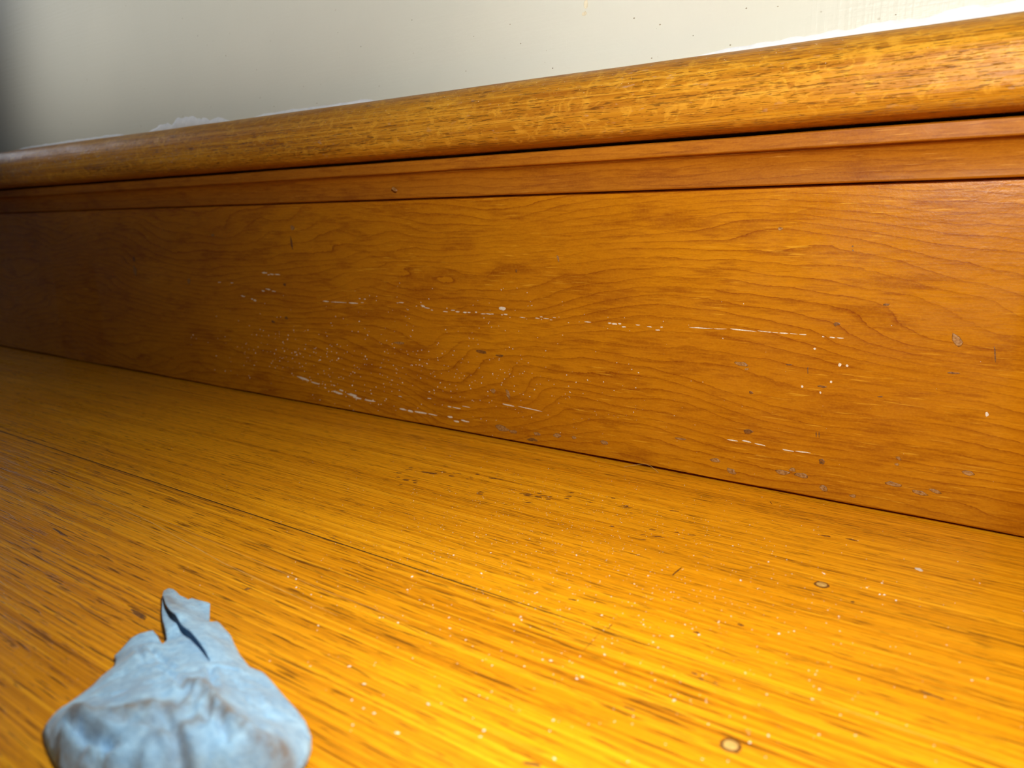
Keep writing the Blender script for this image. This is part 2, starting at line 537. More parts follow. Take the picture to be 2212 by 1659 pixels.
RISER_SCUFFS = [(-0.4920,0.0813,0.00194,0.00063,0.026,'paint'),
 (-0.4766,0.0814,0.00184,0.00063,0.023,'paint'),
 (-0.4645,0.0722,0.00286,0.00102,-0.101,'paint'),
 (-0.4545,0.0707,0.00123,0.00089,-0.049,'paint'),
 (-0.4513,0.0699,0.00207,0.00116,-0.083,'paint'),
 (-0.4385,0.0898,0.00286,0.00109,-0.050,'paint'),
 (-0.4344,0.0885,0.00135,0.00062,-0.014,'paint'),
 (-0.4307,0.0890,0.00234,0.00097,-0.042,'paint'),
 (-0.4252,0.0890,0.00308,0.00076,-0.069,'paint'),
 (-0.4414,0.0770,0.00181,0.00090,-0.073,'paint'),
 (-0.4361,0.0784,0.00329,0.00082,-0.095,'paint'),
 (-0.4302,0.0773,0.00259,0.00076,-0.065,'paint'),
 (-0.3772,0.0729,0.00299,0.00076,0.004,'paint'),
 (-0.3655,0.0729,0.00857,0.00051,0.025,'paint'),
 (-0.3516,0.0730,0.00534,0.00082,0.012,'paint'),
 (-0.3458,0.0762,0.00084,0.00055,-0.015,'paint'),
 (-0.3437,0.0738,0.00134,0.00042,0.003,'paint'),
 (-0.3413,0.0761,0.00092,0.00051,0.006,'paint'),
 (-0.3133,0.0751,0.00081,0.00033,-0.001,'paint'),
 (-0.3103,0.0755,0.00219,0.00058,-0.036,'paint'),
 (-0.2935,0.0746,0.00150,0.00055,-0.072,'paint'),
 (-0.2899,0.0733,0.00216,0.00052,-0.043,'paint'),
 (-0.2759,0.0720,0.00214,0.00057,-0.045,'paint'),
 (-0.2927,0.0740,0.00178,0.00077,-0.010,'paint'),
 (-0.2861,0.0723,0.00105,0.00043,-0.042,'paint'),
 (-0.2701,0.0731,0.00185,0.00042,0.049,'paint'),
 (-0.2667,0.0724,0.00157,0.00073,0.039,'paint'),
 (-0.2613,0.0724,0.00144,0.00084,0.045,'paint'),
 (-0.2584,0.0725,0.00146,0.00056,0.028,'paint'),
 (-0.2534,0.0729,0.00079,0.00087,-0.003,'paint'),
 (-0.2483,0.0723,0.00175,0.00050,0.021,'paint'),
 (-0.2447,0.0725,0.00181,0.00048,-0.044,'paint'),
 (-0.2420,0.0726,0.00110,0.00040,-0.010,'paint'),
 (-0.2354,0.0725,0.00079,0.00045,-0.030,'paint'),
 (-0.2330,0.0729,0.00160,0.00058,0.011,'paint'),
 (-0.2219,0.0719,0.00175,0.00044,-0.052,'paint'),
 (-0.2122,0.0721,0.00144,0.00039,-0.023,'paint'),
 (-0.2098,0.0730,0.00094,0.00054,0.033,'paint'),
 (-0.2067,0.0723,0.00214,0.00038,-0.019,'paint'),
 (-0.2037,0.0718,0.00086,0.00032,-0.022,'paint'),
 (-0.2016,0.0731,0.00121,0.00027,-0.060,'paint'),
 (-0.1816,0.0721,0.00209,0.00048,-0.035,'paint'),
 (-0.1691,0.0723,0.00097,0.00078,-0.082,'paint'),
 (-0.1664,0.0721,0.00172,0.00088,0.009,'paint'),
 (-0.1636,0.0724,0.00109,0.00072,-0.044,'paint'),
 (-0.1611,0.0710,0.00134,0.00076,0.027,'paint'),
 (-0.1537,0.0724,0.00129,0.00055,0.017,'paint'),
 (-0.1475,0.0720,0.00147,0.00057,-0.077,'paint'),
 (-0.1432,0.0707,0.00134,0.00055,-0.020,'paint'),
 (-0.1412,0.0723,0.00072,0.00057,0.031,'paint'),
 (-0.1215,0.0732,0.00544,0.00051,0.015,'paint'),
 (-0.1128,0.0734,0.00319,0.00032,0.061,'paint'),
 (-0.1028,0.0736,0.00669,0.00054,-0.035,'paint'),
 (-0.0922,0.0737,0.00382,0.00029,-0.038,'paint'),
 (-0.0901,0.0736,0.00094,0.00052,0.036,'paint'),
 (-0.0876,0.0736,0.00155,0.00031,-0.049,'paint'),
 (-0.0838,0.0736,0.00220,0.00055,0.015,'paint'),
 (-0.0797,0.0736,0.00195,0.00028,-0.019,'paint'),
 (-0.0757,0.0736,0.00201,0.00053,-0.017,'paint'),
 (-0.0675,0.0733,0.00061,0.00051,-0.034,'paint'),
 (-0.0637,0.0732,0.00131,0.00052,-0.068,'paint'),
 (-0.0607,0.0732,0.00161,0.00043,-0.013,'paint'),
 (-0.4041,0.0181,0.00713,0.00155,-0.125,'paint'),
 (-0.3922,0.0163,0.00492,0.00096,-0.079,'paint'),
 (-0.3706,0.0122,0.00531,0.00160,-0.125,'paint'),
 (-0.3562,0.0122,0.00491,0.00143,-0.074,'paint'),
 (-0.3521,0.0109,0.00465,0.00134,-0.059,'paint'),
 (-0.3411,0.0105,0.00631,0.00105,0.018,'paint'),
 (-0.3117,0.0086,0.00347,0.00111,-0.024,'paint'),
 (-0.3054,0.0082,0.00287,0.00126,-0.006,'paint'),
 (-0.2971,0.0085,0.00538,0.00118,-0.011,'paint'),
 (-0.2870,0.0085,0.00468,0.00057,-0.005,'paint'),
 (-0.2735,0.0090,0.00248,0.00124,0.006,'paint'),
 (-0.2688,0.0069,0.00224,0.00104,-0.078,'paint'),
 (-0.2626,0.0081,0.00383,0.00088,-0.092,'paint'),
 (-0.3135,0.0166,0.00180,0.00044,-0.081,'paint'),
 (-0.2897,0.0183,0.00177,0.00052,-0.012,'paint'),
 (-0.2740,0.0152,0.00167,0.00082,-0.049,'paint'),
 (-0.2685,0.0152,0.00375,0.00069,-0.048,'paint'),
 (-0.2613,0.0169,0.00335,0.00042,-0.028,'paint'),
 (-0.3734,0.0168,0.00136,0.00058,-0.154,'paint'),
 (-0.3664,0.0142,0.00221,0.00096,-0.109,'paint'),
 (-0.2309,0.0218,0.00452,0.00070,-0.057,'paint'),
 (-0.2170,0.0216,0.00905,0.00046,-0.056,'paint'),
 (-0.1032,0.0216,0.00301,0.00055,0.011,'paint'),
 (-0.0971,0.0221,0.00312,0.00069,-0.045,'paint'),
 (-0.0909,0.0216,0.00296,0.00058,-0.069,'paint'),
 (-0.0784,0.0209,0.00321,0.00059,-0.024,'paint'),
 (-0.0714,0.0212,0.00378,0.00066,0.046,'paint')]
TREAD_MARKS = [(-0.0522,-0.0395,0.00199,0.00174,0.103,'dark'),
 (-0.0432,-0.0378,0.00247,0.00196,-0.107,'dark'),
 (-0.0186,-0.0524,0.00115,0.00332,0.599,'paint'),
 (-0.0784,-0.2121,0.00261,0.00117,0.351,'dark'),
 (-0.0911,-0.1489,0.00229,0.00041,1.594,'dark'),
 (-0.0915,-0.1608,0.00658,0.00023,1.636,'dark'),
 (-0.0887,-0.1020,0.00446,0.00085,1.526,'dark'),
 (-0.0682,-0.1375,0.00108,0.00135,0.073,'dark'),
 (-0.0805,-0.0143,0.00235,0.00043,-1.065,'dark'),
 (-0.1091,-0.1408,0.00184,0.00093,0.240,'dark'),
 (-0.0691,-0.1817,0.00199,0.00074,0.031,'dark'),
 (-0.2150,-0.2258,0.00477,0.00125,-0.032,'dark'),
 (-0.2164,-0.2250,0.00515,0.00117,-0.009,'dark'),
 (-0.3047,-0.2075,0.00771,0.00146,-0.084,'dark'),
 (-0.2023,-0.1955,0.00130,0.00141,1.007,'dark'),
 (-0.0334,-0.0911,0.00075,0.00134,0.599,'dark'),
 (-0.0588,-0.1258,0.00111,0.00127,-0.131,'dark'),
 (-0.0611,-0.1582,0.00111,0.00077,-0.036,'dark'),
 (-0.0587,-0.1594,0.00085,0.00076,-0.033,'dark'),
 (-0.0550,-0.1591,0.00095,0.00075,-0.034,'dark'),
 (-0.0075,-0.1327,0.00350,0.00104,-0.210,'dark'),
 (-0.2442,-0.0694,0.00238,0.00107,0.484,'dark'),
 (-0.2305,-0.0666,0.00284,0.00152,0.250,'dark'),
 (-0.2455,-0.0665,0.00130,0.00137,0.419,'dark'),
 (-0.2206,-0.0603,0.00287,0.00096,0.215,'dark'),
 (-0.2292,-0.0674,0.00271,0.00092,0.465,'dark'),
 (-0.2113,-0.0557,0.00125,0.00176,0.121,'dark'),
 (-0.2112,-0.0610,0.00127,0.00114,0.242,'dark'),
 (-0.2095,-0.0632,0.00111,0.00100,0.175,'dark'),
 (-0.2344,-0.0680,0.00230,0.00134,0.333,'dark'),
 (-0.2014,-0.0564,0.00307,0.00170,0.224,'dark'),
 (-0.2304,-0.0673,0.00241,0.00151,0.442,'dark'),
 (-0.2203,-0.0650,0.00209,0.00159,0.289,'dark'),
 (-0.1980,-0.0554,0.00180,0.00131,0.399,'dark'),
 (-0.2355,-0.0676,0.00276,0.00101,0.269,'dark'),
 (-0.2111,-0.0639,0.00101,0.00110,0.351,'dark'),
 (-0.2278,-0.0623,0.00196,0.00111,0.371,'dark'),
 (-0.1947,-0.0756,0.00181,0.00152,0.431,'dark'),
 (-0.1650,-0.0628,0.00127,0.00130,0.149,'dark'),
 (-0.1647,-0.0645,0.00229,0.00100,0.403,'dark'),
 (-0.1693,-0.0659,0.00217,0.00147,0.123,'dark'),
 (-0.1740,-0.0674,0.00155,0.00134,0.181,'dark'),
 (-0.1774,-0.0664,0.00194,0.00113,0.253,'dark'),
 (-0.1691,-0.0745,0.00250,0.00083,0.388,'dark'),
 (-0.1679,-0.0632,0.00274,0.00114,0.227,'dark'),
 (-0.1751,-0.0653,0.00146,0.00096,0.232,'dark'),
 (-0.1747,-0.0658,0.00256,0.00108,0.401,'dark'),
 (-0.1937,-0.0779,0.00212,0.00123,0.160,'dark'),
 (-0.1577,-0.0606,0.00170,0.00117,0.152,'dark'),
 (-0.1715,-0.0618,0.00159,0.00105,0.210,'dark'),
 (-0.1737,-0.0670,0.00232,0.00143,0.193,'dark'),
 (-0.1583,-0.0574,0.00186,0.00135,0.346,'dark'),
 (-0.1640,-0.0661,0.00147,0.00142,0.233,'dark'),
 (-0.2406,-0.0811,0.00131,0.00134,0.226,'dark'),
 (-0.2343,-0.0824,0.00191,0.00113,0.234,'dark'),
 (-0.2303,-0.0806,0.00171,0.00143,0.208,'dark'),
 (-0.2448,-0.0758,0.00183,0.00094,0.296,'dark'),
 (-0.2350,-0.0816,0.00234,0.00116,0.398,'dark'),
 (-0.2324,-0.0883,0.00094,0.00113,0.386,'dark'),
 (-0.2282,-0.0826,0.00143,0.00160,0.301,'dark'),
 (-0.1113,-0.0722,0.00151,0.00097,0.198,'dark'),
 (-0.1068,-0.0774,0.00208,0.00106,0.428,'dark'),
 (-0.1263,-0.0782,0.00142,0.00102,0.265,'dark'),
 (-0.0961,-0.0683,0.00179,0.00080,0.238,'dark'),
 (-0.1122,-0.0790,0.00130,0.00076,0.461,'dark'),
 (-0.1047,-0.0771,0.00112,0.00060,0.220,'dark'),
 (-0.1103,-0.0832,0.00168,0.00078,0.201,'dark'),
 (-0.1021,-0.0691,0.00093,0.00098,0.196,'dark'),
 (-0.1596,-0.0527,0.00164,0.00125,0.389,'dark'),
 (-0.1471,-0.0588,0.00158,0.00101,0.186,'dark'),
 (-0.1315,-0.0540,0.00126,0.00139,0.293,'dark'),
 (-0.1121,-0.0478,0.00229,0.00126,0.359,'dark'),
 (-0.1408,-0.0483,0.00112,0.00139,0.165,'dark'),
 (-0.1259,-0.0603,0.00082,0.00088,0.498,'dark'),
 (-0.1322,-0.0539,0.00208,0.00092,0.425,'dark'),
 (-0.1307,-0.0549,0.00233,0.00113,0.461,'dark')]
for i, (x, z, ln, wd, a, k) in enumerate(RISER_GOUGES):
    U_ = Vector((math.cos(a), 0, math.sin(a)))
    V_ = Vector((-math.sin(a), 0, math.cos(a)))
    dent(NM[k], Vector((x, 0, z)), U_, V_, Vector((0, -1, 0)), ln, wd, KM[k], riser, .00022 if k == 'bare' else .00005, i)
for i, (x, z, ln, wd, a, k) in enumerate(RISER_SCUFFS):
    U_ = Vector((math.cos(a), 0, math.sin(a)))
    V_ = Vector((-math.sin(a), 0, math.cos(a)))
    dent('paint_scuff', Vector((x, 0, z)), U_, V_, Vector((0, -1, 0)), ln, wd * .55, M_PAINT, riser, .00005, i + 100)
for i, (x, y, ln, wd, a, k) in enumerate(TREAD_MARKS):
    U_ = Vector((math.cos(a), math.sin(a), 0))
    V_ = Vector((-math.sin(a), math.cos(a), 0))
    dent(NM[k], Vector((x, y, 0)), U_, V_, Vector((0, 0, 1)), ln, wd * .5, KM[k], tread, .00005, i + 300)
# a chip in the moulding and pits in the nosing
dent('dent', Vector((-.306, -.0078, .1418)), Vector((.9, 0, -.4)), Vector((.4, 0, .9)), Vector((0, -1, 0)), .0022, .0011, M_BARE, cove, .0004, 901)

# long pale scratches along the grain
SCRATCHES = [([(-0.4702,-0.1771),(-0.4361,-0.1769),(-0.363,-0.1764),(-0.2835,-0.1813),(-0.2272,-0.1879),(-0.1893,-0.1898),(-0.1617,-0.1911)],0.00035),([(-0.4183,-0.1839),(-0.3635,-0.1823),(-0.3047,-0.1834),(-0.2427,-0.1889)],0.0002),([(-0.3034,-0.176),(-0.2338,-0.1794),(-0.1804,-0.1818),(-0.14,-0.1813)],0.00016)]
for i, (pl, w) in enumerate(SCRATCHES):
    vs, fs = [], []
    P = []
    for a in range(len(pl) - 1):
        for q in range(12):
            P.append(Vector(pl[a]).lerp(Vector(pl[a + 1]), q / 12))
    for q, p in enumerate(P):
        ww = w * (.35 + .65 * math.sin(math.pi * q / (len(P) - 1))) * (.6 + .8 * abs(mnoise.noise((q * .7, i, 0))))
        vs += [(p.x, p.y - ww, -.00004), (p.x, p.y, .00005), (p.x, p.y + ww, -.00004)]
    for q in range(len(P) - 1):
        b = q * 3
        fs += [(b, b + 3, b + 4, b + 1), (b + 1, b + 4, b + 5, b + 2)]
    link('scratch', mesh('scratch', vs, fs), M_SCRATCH, tread)

# nail plugs set into the tread, each in a dark ring
PLUGS = [(-0.0444,-0.0841),(-0.0437,-0.181)]
for i, (x, y) in enumerate(PLUGS):
    k = 20
    vs, fs = [], []
    R_ = .0024
    prof = ((0, .00012), (.72, .00012), (.80, .00002), (.98, .00010), (1.12, -.0001))
    for rr, hh in prof:
        for j in range(k):
            a = 2 * math.pi * j / k
            w = R_ * rr * (1 + .06 * mnoise.noise((math.cos(a) + i * 5, math.sin(a), rr)))
            vs.append((x + w * math.cos(a), y + w * math.sin(a), hh))
    for q in range(len(prof) - 1):
        for j in range(k):
            a, b = q * k + j, q * k + (j + 1) % k
            fs.append((a, b, b + k, a + k))
    me = mesh('nail_plug', vs, fs)
    me.materials.append(M_PLUG)
    me.materials.append(M_DARK)
    for p in me.polygons:
        p.material_index = 0 if p.index < k else 1
    link('nail_plug', me, None, tread)


# ------------------------------------------------------------------ the rag
RAG_OUTLINE = [(-0.2179,-0.2156,0.0032),(-0.2188,-0.2135,0.0032),(-0.2166,-0.2131,0.0032),(-0.2132,-0.2136,0.003),(-0.2113,-0.2137,0.0023),(-0.2108,-0.2127,0.0015),(-0.2091,-0.2127,0.0015),(-0.2095,-0.2111,0.0015),(-0.2052,-0.2104,0.0015),(-0.2003,-0.2107,0.0023),(-0.1964,-0.2135,0.0015),(-0.1909,-0.2173,0.0015),(-0.1874,-0.2171,0.0032),(-0.1842,-0.2177,0.0031),(-0.1813,-0.2185,0.003),(-0.1767,-0.2197,0.003),(-0.1756,-0.2201,0.0023),(-0.1677,-0.2235,0.0023),(-0.16,-0.2258,0.0023),(-0.1551,-0.2254,0.0023),(-0.1482,-0.2271,0.0023),(-0.1408,-0.2293,0.0023),(-0.1349,-0.2309,0.0023),(-0.1296,-0.2327,0.0023),(-0.1244,-0.2354,0.0023),(-0.1209,-0.2384,0.0023),(-0.1189,-0.2414,0.0015),(-0.1171,-0.2459,0.0008),(-0.1169,-0.2512,0.0008),(-0.12,-0.2568,0.0008),(-0.1257,-0.262,0.0008),(-0.1326,-0.2663,0.0008),(-0.1403,-0.2702,0.0008),(-0.148,-0.2728,0.0008),(-0.1555,-0.2739,0.0008),(-0.1613,-0.2738,0.0015),(-0.1668,-0.2728,0.0023),(-0.173,-0.2713,0.0023),(-0.178,-0.2697,0.0023),(-0.1801,-0.2684,0.003),(-0.1822,-0.2658,0.003),(-0.1834,-0.2629,0.003),(-0.1855,-0.2585,0.0023),(-0.1873,-0.2538,0.0023),(-0.1895,-0.2504,0.0023),(-0.1915,-0.2459,0.0023),(-0.1942,-0.2439,0.0022),(-0.1964,-0.2432,0.0023),(-0.1977,-0.2408,0.0023),(-0.2003,-0.2363,0.003),(-0.2,-0.2337,0.0032),(-0.1982,-0.2308,0.0032),(-0.1939,-0.2318,0.0032),(-0.1892,-0.2331,0.003),(-0.1912,-0.2307,0.0023),(-0.195,-0.2288,0.003),(-0.2018,-0.2256,0.0031),(-0.2073,-0.2226,0.0031),(-0.2134,-0.2188,0.0032)]
RAG_HEIGHTS = [(-0.177,-0.2389,0.0061),(-0.1717,-0.2366,0.0067),(-0.1821,-0.2301,0.0055),(-0.1941,-0.2267,0.0048),(-0.1835,-0.2252,0.0055),(-0.1701,-0.2268,0.0055),(-0.2006,-0.2143,0.0024),(-0.195,-0.22,0.0036),(-0.1887,-0.2395,0.0055),(-0.1817,-0.2451,0.0061),(-0.169,-0.247,0.0079),(-0.1721,-0.252,0.0073),(-0.1736,-0.2577,0.0067),(-0.1627,-0.2439,0.0086),(-0.1583,-0.2396,0.0086),(-0.1592,-0.2324,0.0067),(-0.1481,-0.2394,0.0079),(-0.1423,-0.2363,0.0067),(-0.1349,-0.2435,0.0086),(-0.1277,-0.2421,0.0073),(-0.1224,-0.2418,0.0061),(-0.1713,-0.2661,0.0086),(-0.1659,-0.2663,0.0098),(-0.1604,-0.2654,0.011),(-0.1552,-0.2637,0.0123),(-0.153,-0.2613,0.0129),(-0.1508,-0.2592,0.0135),(-0.1491,-0.2572,0.0135),(-0.148,-0.2551,0.0129),(-0.148,-0.2521,0.0117),(-0.1479,-0.2501,0.0129),(-0.1486,-0.2479,0.0141),(-0.1461,-0.2476,0.0135),(-0.1405,-0.2496,0.0141),(-0.1364,-0.2505,0.0141),(-0.1315,-0.2512,0.0141),(-0.127,-0.2513,0.0135),(-0.1225,-0.2508,0.0123),(-0.1197,-0.2489,0.0104),(-0.1182,-0.2469,0.0079),(-0.1703,-0.2695,0.0079),(-0.163,-0.2719,0.0092),(-0.1605,-0.2696,0.0104),(-0.1556,-0.2694,0.0092),(-0.1501,-0.2682,0.0092),(-0.1456,-0.2661,0.0113),(-0.144,-0.2628,0.0115),(-0.1463,-0.2714,0.0098),(-0.1533,-0.2733,0.0086),(-0.1384,-0.2674,0.0107),(-0.142,-0.2595,0.012),(-0.136,-0.2617,0.0112),(-0.1344,-0.2597,0.0122),(-0.1377,-0.256,0.0132),(-0.1369,-0.2528,0.0132),(-0.1278,-0.2611,0.0113),(-0.1289,-0.2542,0.0126),(-0.1232,-0.2568,0.0112),(-0.1197,-0.2532,0.0098),(-0.1175,-0.2503,0.0067),(-0.1186,-0.2477,0.0073),(-0.1255,-0.2643,0.0086),(-0.1319,-0.2687,0.0086),(-0.141,-0.2718,0.0073),(-0.1197,-0.2595,0.0079),(-0.124,-0.2613,0.0042),(-0.1359,-0.2695,0.0042)]
RAG_SLIT = [(-0.2139,-0.2181),(-0.2065,-0.2215),(-0.1983,-0.2245),(-0.1869,-0.2279),(-0.177,-0.2306),(-0.1693,-0.2328),(-0.1633,-0.2349)]
RAG_CREASES = [([(-0.1609,-0.2364),(-0.1582,-0.2385),(-0.1506,-0.2427),(-0.145,-0.2455)],0.9),
 ([(-0.1609,-0.2364),(-0.1581,-0.2347),(-0.1557,-0.2327)],0.6),
 ([(-0.1895,-0.238),(-0.1771,-0.2407),(-0.1718,-0.2416),(-0.1649,-0.2425)],0.8),
 ([(-0.172,-0.2443),(-0.1621,-0.2456),(-0.1533,-0.2491),(-0.1479,-0.2515)],0.9),
 ([(-0.1706,-0.2686),(-0.1586,-0.2692),(-0.1527,-0.2687),(-0.1465,-0.2677)],3.2),
 ([(-0.1611,-0.2715),(-0.156,-0.2711),(-0.1512,-0.2711),(-0.1461,-0.2699)],2.0),
 ([(-0.1458,-0.2583),(-0.1389,-0.2599),(-0.1306,-0.2628),(-0.1282,-0.2636)],1.4),
 ([(-0.1413,-0.2494),(-0.1375,-0.2524),(-0.1343,-0.2552)],1.2),
 ([(-0.1545,-0.2641),(-0.1486,-0.2627),(-0.1448,-0.2608),(-0.1404,-0.2604)],1.0),
 ([(-0.1479,-0.2515),(-0.1474,-0.2511),(-0.1498,-0.2486)],1.2),
 ([(-0.1356,-0.251),(-0.1308,-0.2538),(-0.1253,-0.2558)],1.0),
 ([(-0.1941,-0.2381),(-0.1836,-0.2424),(-0.1765,-0.2456)],0.5),
 ([(-0.1347,-0.2437),(-0.1436,-0.239),(-0.1539,-0.2354)],0.3),
 ([(-0.1751,-0.2595),(-0.1679,-0.2574),(-0.1662,-0.2532)],0.5)]
RAG_STAINS = [([(-0.1721,-0.2658),(-0.1657,-0.2664),(-0.1601,-0.2656),(-0.1549,-0.2639),(-0.1528,-0.2614),(-0.1509,-0.2592),(-0.149,-0.2573),(-0.1478,-0.2559)],1),
 ([(-0.1519,-0.2479),(-0.1497,-0.2472),(-0.1463,-0.2475),(-0.1406,-0.2496),(-0.1365,-0.2504),(-0.1314,-0.2513),(-0.127,-0.2513),(-0.1225,-0.2509),(-0.1197,-0.2489),(-0.1193,-0.247)],1),
 ([(-0.1478,-0.2559),(-0.1432,-0.256),(-0.1454,-0.2518),(-0.148,-0.2483)],0.8),
 ([(-0.1469,-0.2619),(-0.1413,-0.2614),(-0.1375,-0.2592),(-0.1366,-0.2552)],0.7),
 ([(-0.1625,-0.2737),(-0.1571,-0.2733),(-0.1455,-0.2732)],0.8),
 ([(-0.2176,-0.2154),(-0.2111,-0.2182),(-0.2016,-0.221)],0.7),
 ([(-0.1955,-0.2427),(-0.1874,-0.2432),(-0.1843,-0.2406)],0.35),
 ([(-0.129,-0.2525),(-0.1241,-0.2529),(-0.1205,-0.251)],0.5),
 ([(-0.1344,-0.2612),(-0.1289,-0.2618)],0.5)]


def rbf(pts, smooth=2e-8):
    P = np.array(pts, float)
    A, zv = P[:, :2] * 100, P[:, 2]
    n = len(A)
    D = np.linalg.norm(A[:, None] - A[None], axis=2)
    K = np.where(D > 0, D * D * np.log(np.maximum(D, 1e-9)), 0) + np.eye(n) * .02
    T = np.hstack([np.ones((n, 1)), A])
    M = np.block([[K, T], [T.T, np.zeros((3, 3))]])
    s = np.linalg.solve(M, np.concatenate([zv, np.zeros(3)]))

    def ev(Q):
        Q = np.asarray(Q, float) * 100
        d = np.linalg.norm(Q[:, None] - A[None], axis=2)
        k = np.where(d > 0, d * d * np.log(np.maximum(d, 1e-9)), 0)
        return k @ s[:n] + np.hstack([np.ones((len(Q), 1)), Q]) @ s[n:]
    return ev


def dist_poly(Q, pl):
    """distance of points to a polyline, and the parameter along it"""
    Q = np.asarray(Q, float)
    best = np.full(len(Q), 1e9)
    par = np.zeros(len(Q))
    m = len(pl) - 1
    for i in range(m):
        a, b = np.array(pl[i][:2]), np.array(pl[i + 1][:2])
        ab = b - a
        t = np.clip(((Q - a) @ ab) / (ab @ ab), 0, 1)
        dd = np.linalg.norm(Q - (a + t[:, None] * ab), axis=1)
        u = dd < best
        best[u] = dd[u]
        par[u] = (i + t[u]) / m
    return best, par


def inside(p, poly):
    x, y = p
    c = False
    j = len(poly) - 1
    for i in range(len(poly)):
        xi, yi = poly[i][:2]
        xj, yj = poly[j][:2]
        if (yi > y) != (yj > y) and x < (xj - xi) * (y - yi) / (yj - yi) + xi:
            c = not c
        j = i
    return c


def densify(pl, step, closed):
    r = []
    n = len(pl)
    for i in range(n if closed else n - 1):
        a, b = Vector(pl[i][:2]), Vector(pl[(i + 1) % n][:2])
        k = max(1, int((b - a).length / step))
        for j in range(k):
            r.append(a.lerp(b, j / k))
    if not closed:
        r.append(Vector(pl[-1][:2]))
    return r


